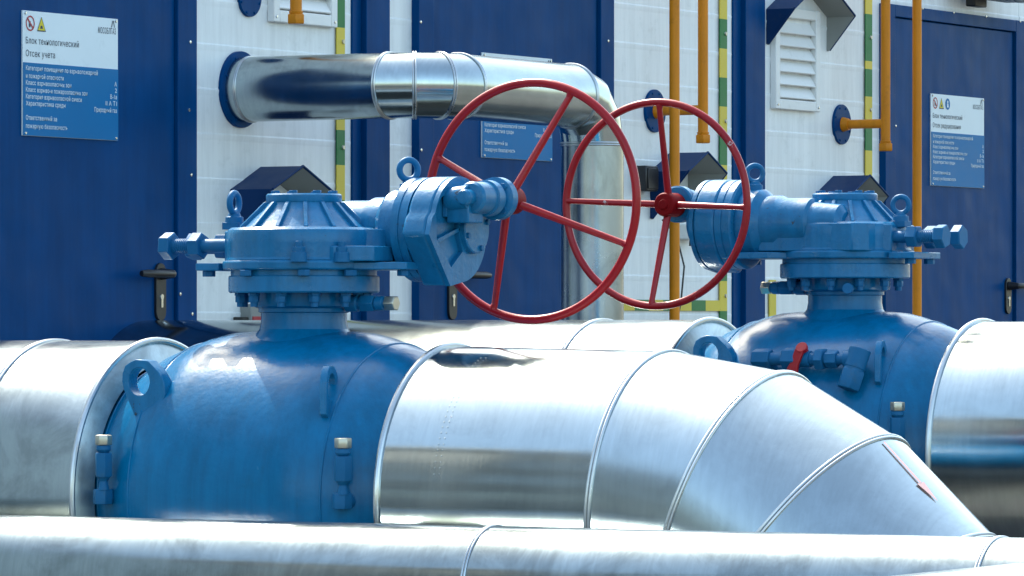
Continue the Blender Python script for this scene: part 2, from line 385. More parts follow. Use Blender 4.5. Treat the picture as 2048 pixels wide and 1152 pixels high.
def sign(label, px0, px1, py0, py1, second, third=False):
    xa, xb = wx(px0, WY - .004), wx(px1, WY - .004); zt = wz(px0, py0); zb = wz(px0, py1); w = xb - xa; h = zt - zb
    root = thing('door_sign', label, 'sign', (xa, WY, zb), 'information signs on the doors')
    yb, yf = WY - .0005, WY - .007
    zs = zt - h * .415
    P = lambda a, b: (xa + a * w, zt - b * h)
    parts = []
    b = BM(); boxb(b, (xa, yf, zb), (xb, yb, zt)); parts.append(obj('plate', b, M['signw'], root, .001))
    b = BM(); boxb(b, (xa + .001, yf - .002, zb + .001), (xb - .001, yf + .001, zs)); parts.append(obj('blue_panel', b, M['signb'], root))
    y1 = yf - .0012; y2 = yf - .0032
    for body, a, c, wd, hh in (('Блок технологический', .03, .262, .55, .072), (second, .03, .365, .30 if len(second) < 14 else .52, .072)):
        b = BM(); text_into(b, body, wd * w, hh * h, *P(a, c), y1)
        parts.append(obj('heading_line', b, M['ink'], root))
    L1 = [('Категория помещения по взрывопожарной', .475, .75), ('и пожарной опасности', .538, .39), ('Класс взрывоопасных зон', .592, .47), ('Класс взрыво-и пожароопасных зон', .648, .64), ('Категория взрывоопасной смеси', .702, .58), ('Характеристика среды', .757, .41), ('Ответственный за', .872, .32), ('пожарную безопасность', .938, .43)]
    for t, c, wd in L1: b = BM(); text_into(b, t, wd * w, .050 * h, *P(.025, c), y2, 'LEFT', .010); parts.append(obj('text_line', b, M['inkw'], root))
    for t, c, wd in (('А', .555, .025), ('2', .607, .02), ('В-1а', .66, .07), ('II А Т1', .715, .12), ('Природный газ', .772, .24)):
        b = BM(); text_into(b, t, wd * w, .050 * h, *P(.98, c), y2, 'RIGHT', .010); parts.append(obj('text_value', b, M['inkw'], root))
    r = .062 * h
    b = BM(); c = P(.075, .10); disc(b, c, r, y1, 28, r * .8)
    d = r * .62; o = r * .09
    quad(b, (c[0] - d - o, y1 - .0004, c[1] + d - o), (c[0] - d + o, y1 - .0004, c[1] + d + o), (c[0] + d + o, y1 - .0004, c[1] - d + o), (c[0] + d - o, y1 - .0004, c[1] - d - o))
    parts.append(obj('prohibition_symbol', b, M['signred'], root))
    b = BM(); quad(b, (c[0] - r * .3, y1 - .0002, c[1] - r * .5), (c[0] + r * .0, y1 - .0002, c[1] - r * .5), (c[0] + r * .1, y1 - .0002, c[1] + r * .3), (c[0] - r * .3, y1 - .0002, c[1] + r * .15)); parts.append(obj('flame_symbol', b, M['ink'], root))
    c = P(.19, .105); b = BM(); b.faces.new([b.verts.new((c[0] + dx * r * 1.05, y1, c[1] + dz * r)) for dx, dz in ((-.95, -.85), (.95, -.85), (0, 1.05))]); parts.append(obj('warning_symbol', b, M['signyel'], root))
    b = BM()
    pt = [(-.95, -.85), (.95, -.85), (0, 1.05)]
    for i in range(3):
        p, q = pt[i], pt[(i + 1) % 3]; quad(b, *[(c[0] + xx * r * 1.05, y1 - .0003, c[1] + zz * r) for xx, zz in (p, q, (q[0] * .84, q[1] * .84), (p[0] * .84, p[1] * .84))])
    quad(b, *[(c[0] + xx * r, y1 - .0003, c[1] + zz * r) for xx, zz in ((-.3, -.5), (.3, -.5), (.2, -.1), (-.2, -.1))])
    parts.append(obj('warning_outline', b, M['ink'], root))
    if third:
        c = P(.305, .10); b = BM(); disc(b, c, r, y1); parts.append(obj('mandatory_symbol', b, M['signb'], root))
        b = BM(); disc(b, (c[0], c[1] + r * .35), r * .25, y1 - .0004, 14); quad(b, *[(c[0] + xx * r, y1 - .0004, c[1] + zz * r) for xx, zz in ((-.35, -.6), (.35, -.6), (.25, .08), (-.25, .08))]); parts.append(obj('figure_symbol', b, M['inkw'], root))
    b = BM(); text_into(b, 'МОСОБЛГАЗ', .19 * w, .068 * h, *P(.975, .128), y1, 'RIGHT')
    parts.append(obj('logo_lettering', b, M['ink'], root)); b = BM()
    c = P(.945, .045)
    for sgn in (-1, 1): quad(b, *[(c[0] + sgn * xx * w, y1, c[1] + zz * h) for xx, zz in ((.012, -.027), (.020, -.027), (.006, .028), (-.0005, .028))])
    parts.append(obj('logo_emblem', b, M['ink'], root))
    for a in (.025, .975):
        for cc in (.02, .98): q = P(a, cc); b = BM(); lathe(b, [(0, .006), (.004, .004)], Vector((q[0], yf - .001, q[1])), -Y, 8); parts.append(obj('rivet', b, M['chrome'], root))
    for p in parts: p.matrix_parent_inverse = Matrix.Translation(root.location).inverted()
sign('largest blue and white Cyrillic sign, on the nearest blue door', 44, 234.5, 20.5, 271, 'Отсек учета')
sign('blue and white sign mostly hidden behind the bent metal pipe, on the middle door', 963, 1103, 105, 315, 'Отсек учета')
sign('blue and white sign with three round and triangular symbols, on the farthest door', 1861, 1967, 187, 371, 'Отсек редуцирования', True)

# ------------------------------------------------------------------ vents, hoods, wall fittings
def own(root, parts):
    for p in parts: p.matrix_parent_inverse = Matrix.Translation(root.location).inverted()
def vent(label, px0, px1, zt, zb, pitch):
    xa, xb = wx(px0), wx(px1); y0 = WY + .0195; fr = .045
    root = thing('louvre_vent', label, 'vent', ((xa + xb) / 2, WY, zb), 'white louvre vents'); P = []
    b = BM()
    for lo, hi in (((xa, y0 - .03, zb), (xa + fr, y0 - .0, zt)), ((xb - fr, y0 - .03, zb), (xb, y0, zt)), ((xa + fr, y0 - .0295, zb), (xb - fr, y0, zb + fr)), ((xa + fr, y0 - .0295, zt - fr), (xb - fr, y0, zt))): boxb(b, lo, hi)
    P.append(obj('vent_frame', b, M['ventw'], root, .004))
    b = BM(); z = zb + fr + .012
    while z < zt - fr - .01:
        pts = [(y0 - .028, z - .002), (y0 - .025, z - .006), (y0 - .001, z + pitch * .72), (y0 - .003, z + pitch * .76)]
        prism(b, pts, Vector((xa + fr + .001, 0, 0)), Y, Z, Vector((xb - xa - 2 * fr - .002, 0, 0))); z += pitch
    P.append(obj('louvre_slats', b, M['ventw'], root))
    for q in ((xa + .02, zb + .02), (xb - .02, zb + .02)): b = BM(); lathe(b, [(0, .007), (.004, .005)], Vector((q[0], y0 - .0295, q[1])), -Y, 8); P.append(obj('screw', b, M['chrome'], root))
    own(root, P)
vent('white louvre vent behind a capped yellow pipe at the top, near the left building', 543, 671, wz(543, 43) + .5, wz(543, 43), .055)
vent('tall white louvre vent under the large blue hood', 1548, 1637, wz(1548, 12), wz(1548, 217), .058)
def hood(label, px0, px1, pe, rise, depth, drop):
    xa, xb = wx(px0), wx(px1); ze = wz(px0, pe); y0 = WY + .019; xm = (xa + xb) / 2
    root = thing('vent_hood', label, 'hood', (xm, WY, ze - drop), 'gabled blue vent hoods'); P = []
    for nm, mt, k in (('hood_shell', M['hood'], 0.), ('hood_lining', M['hoodin'], .006)):
        b = BM(); a, c = xa + k, xb - k; zr = ze + rise - k * 1.2; d = depth; e = ze - k * .6
        quad(b, (a, y0, e), (a, y0 - d, e), (xm, y0 - d, zr), (xm, y0, zr)); quad(b, (c, y0, e), (c, y0 - d, e), (xm, y0 - d, zr), (xm, y0, zr))
        for xx in (a, c): quad(b, (xx, y0, e), (xx, y0 - d, e), (xx, y0 - .012, e - drop), (xx, y0, e - drop))
        bmesh.ops.remove_doubles(b, verts=b.verts[:], dist=1e-5)
        P.append(obj(nm, b, mt, root, ang=20))
    b = BM()  # folded front edge of the sheet
    e = .006
    pts = [(xa, y0 - .012, ze - drop), (xa, y0 - depth, ze), (xm, y0 - depth, ze + rise), (xb, y0 - depth, ze), (xb, y0 - .012, ze - drop)]
    for p, q in zip(pts, pts[1:]): cyl(b, Vector(p), Vector(q), .005, 6)
    P.append(obj('folded_edge', b, M['hood'], root)); own(root, P)
hood('small gabled blue hood on the wall behind the nearest valve', 469, 590, 379, .09, .185, .20)
hood('small gabled blue hood behind the right red handwheel and a tall yellow pipe', 1308, 1385, 343, .085, .185, .20)
hood('small gabled blue hood just above the farther valve', 1637, 1711, 389, .09, .185, .20)
hood('large gabled blue hood at the top over the tall louvre vent', 1540, 1662, 18, .158, .14, .155)

def plate_disc(bm, c, r, th=.012):
    lathe(bm, [(0, r), (th * .8, r), (th, r * .985)], c, -Y, 40)
    for k in range(8):
        t = 2 * math.pi * (k + .5) / 8; lathe(bm, [(0, .006), (.004, .004)], c + Vector((math.cos(t) * r * .86, -th, math.sin(t) * r * .86)), -Y, 8)
# loose blue blanking flange at the top
b = BM(); c = onY(496, -8, WY + .0195); plate_disc(b, c, .078); tag(obj('blanking_plate', b, M['deep']), 'round blue plate on white wall at the top edge, left of a vent', 'plate')
# small dark box
b = BM(); c = onY(1280, 357, WY); boxb(b, (wx(1272), WY - .05, wz(1286, 383)), (wx(1296), WY + .0195, wz(1286, 332))); t = tag(obj('junction_box', b, M['black'], None, .006), 'small black box on white wall left of the hood behind the wheels', 'junction box')
b = BM(); boxb(b, (wx(1274), WY - .056, wz(1286, 378)), (wx(1294), WY - .0495, wz(1286, 337))); obj('box_lid', b, M['black'], t, .002)
b = BM(); boxb(b, (wx(1357), WY - .06, wz(1370, 479)), (wx(1386), WY + .0195, wz(1370, 449))); t = tag(obj('cable_box', b, M['ventw'], None, .006), 'small white cable box on the wall beside a tall yellow pipe', 'cable box')
b = BM(); lathe(b, [(0, .012), (.03, .010)], Vector((wx(1371), WY - .03, wz(1370, 479) - .028)), Z, 12); obj('cable_gland', b, M['black'], t)
b = BM(); boxb(b, (wx(489), WY - .03, wz(505, 666)), (wx(527), WY + .0195, wz(505, 608))); t = tag(obj('wall_cabinet', b, M['hoodin'], None, .004), 'small grey cabinet with a dark red band, low behind the nearest valve neck', 'cabinet')
b = BM(); boxb(b, (wx(491), WY - .034, wz(505, 642)), (wx(526), WY - .029, wz(505, 633))); obj('red_band', b, M['signred'], t)
b = BM(); boxb(b, (wx(475), WY - .02, wz(480, 652)), (wx(488.5), WY + .0195, wz(480, 634))); obj('hinge', b, M['rust'], t, .003)
# lamp over the far door
lp = onY(1955, 4, WY); root = thing('wall_lamp', 'dark floodlight mounted above the farthest door, cut by the top edge', 'lamp', lp); P = []
b = BM(); boxb(b, (lp.x - .34, WY - .20, lp.z + .005), (lp.x + .22, WY - .05, lp.z + .13)); P.append(obj('lamp_body', b, M['black'], root, .012))
b = BM(); boxb(b, (lp.x + .02, WY - .26, lp.z - .008), (lp.x + .3, WY - .18, lp.z + .05)); P.append(obj('lamp_lens', b, M['lens'], root, .012))
b = BM(); boxb(b, (lp.x - .16, WY - .06, lp.z - .03), (lp.x - .02, WY - .008, lp.z + .03)); P.append(obj('lamp_bracket', b, M['black'], root, .006)); own(root, P)

# ------------------------------------------------------------------ yellow gas pipes
def gas_capped(label, fl, pipe_px, branch_py, cap_py, has_flange=True, dist=None):
    root = None; P = []
    if has_flange:
        c = onY(fl[0], fl[1], WY + .0195)
        # distance from the wall where the pipe column falls on the branch line
        lo, hi = .05, .6
        for _ in range(40):
            mid = (lo + hi) / 2; q = Vector((c.x, WY - mid, 0)); d = q.dot(ED); r = q.dot(ER); px = 1024 + F * r / d
            lo, hi = (mid, hi) if px < pipe_px else (lo, mid)
        dist = lo; base = Vector((c.x, WY - dist, c.z))
    else: base = onY(pipe_px, cap_py, WY - dist)
    zc = onY(pipe_px, cap_py, base.y).z; r = .022
    root = thing('gas_pipe', label, 'pipe', (base.x, base.y, zc), 'yellow gas pipes')
    b = BM(); cyl(b, Vector((base.x, base.y, zc + .02)), Vector((base.x, base.y, ROOF + .35)), r, 24); P.append(obj('riser', b, M['orange'], root))
    b = BM(); hexa(b, Vector((base.x, base.y, zc - .005)), Z, .034, .036); lathe(b, [(0, .024), (.012, .027)], Vector((base.x, base.y, zc + .03)), Z, 20); P.append(obj('end_cap', b, M['orange'], root, .002))
    if has_flange:
        b = BM(); cyl(b, Vector((c.x, WY + .01, c.z)), base, r * .95, 24); lathe(b, [(0, .034), (.03, .026)], Vector((c.x, WY + .006, c.z)), -Y, 24); P.append(obj('branch', b, M['orange'], root))
        b = BM(); plate_disc(b, c, .092); P.append(obj('wall_flange', b, M['deep'], root))
    own(root, P)
gas_capped('short capped yellow pipe hanging before the louvre vent at the top', None, 592, None, 45, False, .2)
gas_capped('capped yellow pipe with a side branch from a blue plate, beside the right red wheel', (1307, 222), 1406, 215, 284)
gas_capped('capped yellow pipe with a side branch from a blue plate, next to the farthest door', (1681, 249), 1771, 246, 300)
for px, lab, ds in ((1349, 'tall yellow pipe running down behind the right red handwheel', .42), (1834, 'tall yellow pipe running down in front of the farthest door', .30)):
    q = onY(px, 650, WY - ds); root = thing('gas_pipe', lab, 'pipe', (q.x, q.y, .2), 'yellow gas pipes'); P = []
    b = BM(); cyl(b, Vector((q.x, q.y, .1)), Vector((q.x, q.y, ROOF + .4)), .0215, 24); P.append(obj('riser', b, M['orange'], root))
    b = BM(); torus(b, Vector((q.x, q.y, 1.25)), Z, .024, .006, 24, 8); boxb(b, (q.x - .012, q.y + .02, 1.24), (q.x + .012, WY + .019, 1.26)); P.append(obj('pipe_clip', b, M['steel'], root)); own(root, P)
# thin cable
q = onY(1362, 480, WY - .1); b = BM(); tube(b, [(q.x - .02, WY - .02, 2.05), (q.x, WY - .08, 1.98), (q.x + .03, WY - .1, 1.85), (q.x + .0, WY - .1, 1.7), (q.x - .03, WY - .06, 1.45), (q.x - .02, WY - .04, .8)], .004, 8)
tag(obj('cable', b, M['black']), 'thin dark cable drooping down the wall beside a tall yellow pipe', 'cable')

# ------------------------------------------------------------------ clad pipework
def ring_pts(c, axis, up, r, seg=72):
    a = axis.normalized(); e2 = (up - a * up.dot(a)).normalized(); e1 = a.cross(e2)
    return [c + (e1 * math.cos(2 * math.pi * i / seg) + e2 * math.sin(2 * math.pi * i / seg)) * r for i in range(seg)]
def loft(bm, rings, sharp_joint=True):
    """each span gets vertices of its own, so the mitred joints stay crisp"""
    for a, b in zip(rings, rings[1:]):
        va = [bm.verts.new(p) for p in a]; vb = [bm.verts.new(p) for p in b]; n = len(va)
        for i in range(n): bm.faces.new((va[i], va[(i + 1) % n], vb[(i + 1) % n], vb[i]))
def clad_obj(bm, mat, root, name='cladding'):
    me_o = obj(name, bm, mat, root, ang=60); return me_o
def bead(parent, c, axis, r, rad=.0062, name='swaged_bead', off=.009):
    b = BM(); a = axis.normalized()
    torus(b, c - a * off * .55, a, r + rad * .25, rad * .75, 96, 10); torus(b, c + a * off * .55, a, r + rad * .25, rad * .75, 96, 10)
    return obj(name, b, M['bead'], parent)

K = 1 / 700.
S1 = Vector((ED * 14.45 + ER * ((608 - 1024) / F * 14.45))) + Vector((0, 0, CAMZ - 338 * K))
S2 = Vector((ED * 16.81 + ER * ((1690 - 1024) / F * 16.81))) + Vector((0, 0, CAMZ - 338 * K + .063))
def side_pipe(label, S, n_end, seams, R, mat, toward_wall=True):
    root = thing('clad_pipe', label, 'pipe', (S.x, S.y - n_end * K, 0), 'metal clad gas mains'); P = []
    y_end = S.y - n_end * K; y_far = WY + .03 if toward_wall else S.y - 3.2
    ys = [y_end] + [S.y - s * K for s in seams] + [y_far]
    b = BM(); loft(b, [ring_pts(Vector((S.x, y, S.z)), Y, Z, R) for y in ys]); cl = clad_obj(b, mat, root); P.append(cl)
    for y in ys[1:-1]: P.append(bead(root, Vector((S.x, y, S.z)), Y, R))
    # turned end: lip + closing cone towards the valve nozzle
    b = BM(); torus(b, Vector((S.x, y_end, S.z)), Y, R + .002, .009, 96, 10); P.append(obj('end_lip', b, M['bead'], root))
    sg = -1 if toward_wall else 1
    b = BM(); lathe(b, [(-.004, R - .002), (.012, R - .02), (.031, .372)], Vector((S.x, y_end, S.z)), Y * sg, 72, False); P.append(obj('end_cap', b, M['cap'], root))
    own(root, P); return root
RC = .437
side_pipe('metal clad pipe at the left, ending beside the nearest blue valve', S1, -350, [-600], RC, M['clad2'])
side_pipe('metal clad pipe low behind the nearest valve, leading to the farther valve', S2, -350, [-640], RC, M['clad2'])
side_pipe('metal clad pipe at the right edge, leaving the farther blue valve', S2, 350, [1100], RC - .005, M['clad'], False)

# elbow pipe in front of the nearest valve
RE = .418; RB = .815
def elbow_pipe():
    crown = [Vector((0, 6.413, 1.5287)), Vector((0, 6.0606, 1.4714)), Vector((0, 5.755, 1.3013)), Vector((0, 5.479, 1.0417))]; y0 = 6.413
    for a in (61, 79): crown.append(crown[-1] + Vector((0, -math.cos(R_(a)), -math.sin(R_(a)))) * .36)
    tilt = [4, 19.2, 36.2, 53, 70, 90]
    root = thing('clad_elbow_pipe', 'large metal clad pipe elbow bending down right of the nearest blue valve', 'pipe', (S1.x, y0, 0)); P = []
    yl = S1.y - 346 * K
    rings = [ring_pts(Vector((S1.x, yl, S1.z)), Y, Z, RE + .006)]; centres = []
    for k in range(6):
        f = R_(tilt[k]); ax = Vector((0, -math.cos(f), -math.sin(f)))
        up = Vector((0, -math.sin(f), math.cos(f))); ctr = crown[k] + Vector((S1.x, 0, 0)) - up * RE; rings.append(ring_pts(ctr, -ax, up, RE)); centres.append((ctr, ax))
    low = centres[-1][0]; rings.append(ring_pts(Vector((low.x, low.y, -.1)), Z, -Y, RE))
    b = BM(); loft(b, rings[:2])
    # row of rivets along a lap in the straight sheet
    yr = S1.y - 470 * K
    for k in range(26):
        t = R_(22 + k * 2.3)
        for dy in (0, -.016):
            n = Vector((-math.sin(t), 0, math.cos(t))); lathe(b, [(0, .0019), (.0006, .0012), (.0007, 0)], Vector((S1.x, yr + dy, S1.z - .0)) + n * (RE + .0045), n, 6)
    P.append(clad_obj(b, M['clad'], root, 'straight_cladding'))
    for k in range(5):
        b = BM(); loft(b, rings[1 + k:3 + k]); P.append(clad_obj(b, M['cladfine'], root, 'elbow_gore'))
    b = BM(); loft(b, rings[6:]); P.append(clad_obj(b, M['cladz'], root, 'upright_cladding'))
    for ctr, ax in centres: P.append(bead(root, ctr, ax, RE, .0062))
    b = BM(); torus(b, Vector((S1.x, yl, S1.z)), Y, RE + .008, .009, 96, 10); P.append(obj('end_lip', b, M['bead'], root))
    b = BM(); lathe(b, [(-.003, RE + .004), (.012, RE - .01), (.035, .372)], Vector((S1.x, yl, S1.z)), Y, 72, False); P.append(obj('end_cap', b, M['cap'], root))
    # flow arrow painted on the fourth gore, running round the bend near the crown
    b = BM()
    def surf(f, t, h=.004):   # f: position along gore 0..1 between rings 36..54 deg, t: angle from the crown towards the camera side
        q = []
        for k in (2, 3):
            ff = R_(tilt[k]); ctr = centres[k][0]; up = Vector((0, -math.sin(ff), math.cos(ff)))
            q.append(ctr + (up * math.cos(t) - X * math.sin(t)) * (RE + h))
        return q[0].lerp(q[1], f)
    for (f0, f1, t0a, t0b, t1a, t1b) in ((.05, .25, 6.6, 7.9, 7.2, 8.7), (.25, .46, 7.2, 8.7, 7.8, 9.4), (.46, .64, 6.2, 11.0, 8.6, 9.0)):
        quad(b, surf(f0, R_(t0a)), surf(f0, R_(t0b)), surf(f1, R_(t1b)), surf(f1, R_(t1a)))
    P.append(obj('flow_arrow', b, M['arrow'], root)); own(root, P)
elbow_pipe()

# foreground pipe crossing the bottom of the frame
def fore_pipe():
    Zc = 13.25; p = ED * Zc; xw = p.x; Rr = .17; top = onX(990, 1052, xw); zc = top.z - Rr
    root = thing('clad_pipe', 'slim pale metal clad pipe across the very bottom of the picture', 'pipe', (xw, top.y, 0), 'metal clad gas mains'); P = []
    yl = WY + .03; yr = onX(2048, 1085, xw).y - .35; s1 = onX(988, 1053, xw).y; s2 = onX(2000, 1083, xw).y
    b = BM(); loft(b, [ring_pts(Vector((xw, y, zc)), Y, Z, Rr, 56) for y in (yl, s1, s2, yr)]); P.append(clad_obj(b, M['cladfore'], root))
    for y in (s1, s2): P.append(bead(root, Vector((xw, y, zc)), Y, Rr, .0045, off=.007))
    b = BM(); loft(b, [ring_pts(Vector((xw, yr, zc)), Y, Z, Rr, 56), ring_pts(Vector((xw, yr - .07, zc - .02)), (Y + Z * .4), Z, Rr, 56), ring_pts(Vector((xw, yr - .17, zc - .12)), (Y + Z), Z, Rr, 56), ring_pts(Vector((xw, yr - .2, zc - .25)), Z, -Y, Rr, 56), ring_pts(Vector((xw, yr - .2, -.05)), Z, -Y, Rr, 56)])
    P.append(clad_obj(b, M['cladfore'], root, 'elbow_cladding')); own(root, P)
    # second one at right angles, lower right corner
    Yc = 4.35; q0 = onY(1790, 1152, Yc); q1 = onY(2048, 1131, Yc); zc2 = q0.z - Rr
    root = thing('clad_pipe', 'pale metal clad pipe whose top just shows in the bottom right corner', 'pipe', (q1.x, Yc, 0), 'metal clad gas mains'); P = []
    b = BM(); loft(b, [ring_pts(Vector((x, Yc, zc2)), X, Z, Rr, 56) for x in (q0.x - 1.5, q0.x - .2, q1.x + 1.2)]); P.append(clad_obj(b, M['cladfore'], root))
    b = BM(); lathe(b, [(0, Rr), (.02, Rr * .95), (.021, 0)], Vector((q1.x + 1.2, Yc, zc2)), X, 48, False); P.append(obj('end_cap', b, M['cladfore'], root)); own(root, P)
fore_pipe()

# bent pipe leaving the wall above
def upper_pipe():
    r = .120; c0 = onY(487, 179, WY); dist = .81; rb = .18; yw = WY - dist
    xv = onY(1185, 400, yw).x; zc = c0.z
    root = thing('bent_clad_pipe', 'bright metal clad pipe leaving the wall, running along it and turning down', 'pipe', (xv, yw, 0)); P = []
    rings = [ring_pts(Vector((c0.x, WY + .01, zc)), Y, Z, r, 56)]; ctr = []
    cc = Vector((c0.x + rb, yw + rb, zc))
    for k in range(4):
        f = R_(30 * k); p = cc + Vector((-math.cos(f) * rb, -math.sin(f) * rb, 0)); ax = Vector((math.sin(f), -math.cos(f), 0)); ctr.append((p, ax)); rings.append(ring_pts(p, -ax, Z, r, 56))
    b = BM(); loft(b, rings[:2]); P.append(clad_obj(b, M['clad2'], root, 'wall_cladding'))
    for k in range(3): b = BM(); loft(b, rings[1 + k:3 + k]); P.append(clad_obj(b, M['clad'], root, 'elbow_gore'))
    cd = Vector((xv - rb, yw, zc - rb)); r2 = []; ctr2 = []
    for k in range(4):
        f = R_(30 * k); p = cd + Vector((math.sin(f) * rb, 0, math.cos(f) * rb)); ax = Vector((math.cos(f), 0, -math.sin(f))); up = Vector((math.sin(f), 0, math.cos(f))); ctr2.append((p, ax)); r2.append(ring_pts(p, -ax, up, r, 56))
    b = BM(); loft(b, [rings[-1], r2[0]]); P.append(clad_obj(b, M['cladfine'], root, 'run_cladding'))
    for k in range(3): b = BM(); loft(b, r2[k:k + 2]); P.append(clad_obj(b, M['clad'], root, 'elbow_gore'))
    pz = Vector((xv, yw, 0)); b = BM(); loft(b, [r2[-1], ring_pts(Vector((xv, yw, zc - rb - .06)), Z, X, r, 56), ring_pts(Vector((xv, yw, -.05)), Z, X, r, 56)]); P.append(clad_obj(b, M['cladz'], root, 'upright_cladding'))
    for p, ax in ctr + ctr2[:1] + [ctr2[-1]]: P.append(bead(root, p, ax, r, .005, off=.008))
    P.append(bead(root, Vector((c0.x, WY - .035, zc)), Y, r, .004, off=.006))
    b = BM(); plate_disc(b, Vector((c0.x, WY + .0195, zc)), .142, .016); P.append(obj('wall_flange', b, M['deep'], root)); own(root, P)
upper_pipe()

# ------------------------------------------------------------------ valves
def zy(y): return 988 - y
def make_valve(label, S, g, wheel_mat, wheel_r, spoke0, hubdish, drain, extra_eye):
    def V(n, w, z): return Vector((w, -n, z)) * K          # body frame
    def O(n, w, z): return Vector((g * w, -g * n, z)) * K  # operator frame (turned round on the second valve)
    ND, WD = Vector((0, -g, 0)), Vector((g, 0, 0))
    root = thing('ball_valve', label, 'valve', S, 'blue ball valves'); ob = lambda nm, b, mt=None, par=None, bev=0., ang=32: obj(nm, b, mt or M['valve'], par or root, bev, ang)
    # body
    half = [(0, 325), (110, 325), (150, 322), (185, 314), (215, 304), (245, 294), (272, 284), (292, 272), (312, 260), (335, 250), (425, 247)]
    prof = [(-d * K, r * K) for d, r in reversed(half[1:])] + [(d * K, r * K) for d, r in half]
    b = BM(); lathe(b, prof, Vector(), -Y, 128); body = ob('body', b, M['body'], ang=40)
    for n_, r_ in ((-222, 303), (222, 303), (325, 255), (-325, 255)):
        b = BM(); torus(b, V(n_, 0, 0), Y, (r_ - 1.5) * K, .0035, 128, 8); ob('weld_bead', b, M['body'], body)
    # neck
    b = BM(); lathe(b, [(z * K, r * K) for z, r in ((285, 128), (305, 112), (318, 98), (330, 89), (345, 86), (362, 86), (364, 91), (371, 91), (376, 103), (384, 105), (404, 105))], Vector(), Z, 72); ob('neck', b, M['body'], None, .0, 25)
    b = BM(); lathe(b, [(z * K, r * K) for z, r in ((402, 148), (405, 151), (434, 151), (436, 149), (436.5, 146), (447, 146))], Vector(), Z, 96); fl = ob('bonnet_flange', b, None, None, 0, 25)
    for k in range(12):
        t = R_(30 * k + 11); c = Vector((math.cos(t) * 128, math.sin(t) * 128, 0)) * K
        b = BM(); hexa(b, c + Z * 383 * K, Z, 11 * K, 13 * K, k); cyl(b, c + Z * 374 * K, c + Z * 403 * K, 7.5 * K, 10); hexa(b, c + Z * 396 * K, Z, 12 * K, 6 * K, k * .7)
        ob('flange_bolt', b, M['valve2'], fl)
    # gearbox base plate and housing
    b = BM(); lathe(b, [(z * K, r * K) for z, r in ((447, 158), (449, 162), (463, 163), (466, 160))], Vector(), Z, 96)
    pts = [(150, -60), (246, -14), (250, 120), (235, 170), (120, 165), (60, 120)]
    prism(b, [(p[0] * K, p[1] * K) for p in pts], O(0, 0, 447.5), ND, WD, Z * 15 * K)
    pts = [(-150, -82), (-208, -78), (-212, 78), (-150, 84)]
    prism(b, [(p[0] * K, p[1] * K) for p in pts], O(0, 0, 446.8), ND, WD, Z * 15 * K)
    bp = ob('gearbox_base', b, None, None, .003)
    for n_, w_ in ((-190, -55), (-190, 50), (228, 5), (225, 130), (84, -138), (148, -66), (-40, -152)):
        b = BM(); hexa(b, O(n_, w_, 435), Z, 13 * K, 12 * K, n_); ob('base_bolt', b, M['valve2'], bp)
    b = BM(); lathe(b, [(z * K, r * K) for z, r in ((466, 157), (470, 154), (500, 154), (520, 155), (527, 152), (532, 145), (533, 110))], Vector(), Z, 96)
    # worm side bulge and stop boss
    pts = [(-130, 40), (-118, 120), (-90, 150), (150, 150), (176, 120), (178, 20), (120, -60), (0, -60)]
    prism(b, [(p[0] * K, p[1] * K) for p in pts], O(0, 0, 464.5), ND, WD, Z * 64 * K)
    pts = [(-110, -92), (-146, -66), (-150, 66), (-110, 92)]
    prism(b, [(p[0] * K, p[1] * K) for p in pts], O(0, 0, 463.5), ND, WD, Z * 62 * K)
    # stepped pad on the front of the housing
    pts = [(90, -95), (130, -98), (196, -56), (196, 20), (100, 40)]
    prism(b, [(p[0] * K, p[1] * K) for p in pts], O(0, 0, 464), ND, WD, Z * 30 * K)
    ho = ob('gearbox_housing', b, None, None, .006, 30)
    for n_, w_ in ((78, -146), (142, -88), (-60, -150), (-140, -70)):
        if n_ < 0: continue
        t = Vector((n_, w_, 0)).normalized() * 166
        b = BM(); lathe(b, [(0, 17 * K), (20 * K, 15 * K)], O(t.x, t.y, 462), Z, 16); hexa(b, O(t.x, t.y, 481), Z, 13 * K, 11 * K, n_); cyl(b, O(t.x, t.y, 490), O(t.x, t.y, 503), 7.5 * K, 10); ob('housing_bolt', b, M['valve2'], ho, .001)
    # ribbed cone and cap
    b = BM(); lathe(b, [(z * K, r * K) for z, r in ((530, 128), (536, 120), (548, 108), (566, 88), (580, 75), (586, 73))], Vector(), Z, 72); cone = ob('cone_cover', b, None, None, 0, 40)
    for k in range(14):
        t = 2 * math.pi * (k + .3) / 14; d = Vector((math.cos(t), math.sin(t), 0)); e = Vector((-d.y, d.x, 0))
        b = BM(); prism(b, [(126 * K, 530 * K), (132 * K, 534 * K), (82 * K, 583 * K), (72 * K, 583 * K), (84 * K, 566 * K)], e * -4 * K, d, Z, e * 8 * K); ob('cone_rib', b, None, cone, .0015)
    b = BM(); lathe(b, [(z * K, r * K) for z, r in ((583, 75), (585, 76), (597, 76), (600, 73), (601, 0))], Vector(), Z, 64, False); cap = ob('cone_cap', b, None, cone, 0, 30)
    for k in range(8):
        t = 2 * math.pi * k / 8 + .2; b = BM(); hexa(b, Vector((math.cos(t) * 62, math.sin(t) * 62, 599)) * K, Z, 9 * K, 7 * K, k); ob('cap_bolt', b, M['valve2'], cone)
    # worm tube, bearing block, gear drum
    WDR, ZD = 100, 528
    b = BM(); lathe(b, [(d * K, r * K) for d, r in ((-52, 26), (-40, 44), (26, 50), (32, 59), (40, 60), (100, 60), (112, 66), (160, 66))], O(0, WDR, ZD), ND, 48); ob('worm_tube', b, None, None, 0, 30)
    b = BM(); lathe(b, [(d * K, r * K) for d, r in ((140, 62), (152, 76), (160, 81), (198, 82), (203, 78))], O(0, WDR, ZD), ND, 64)
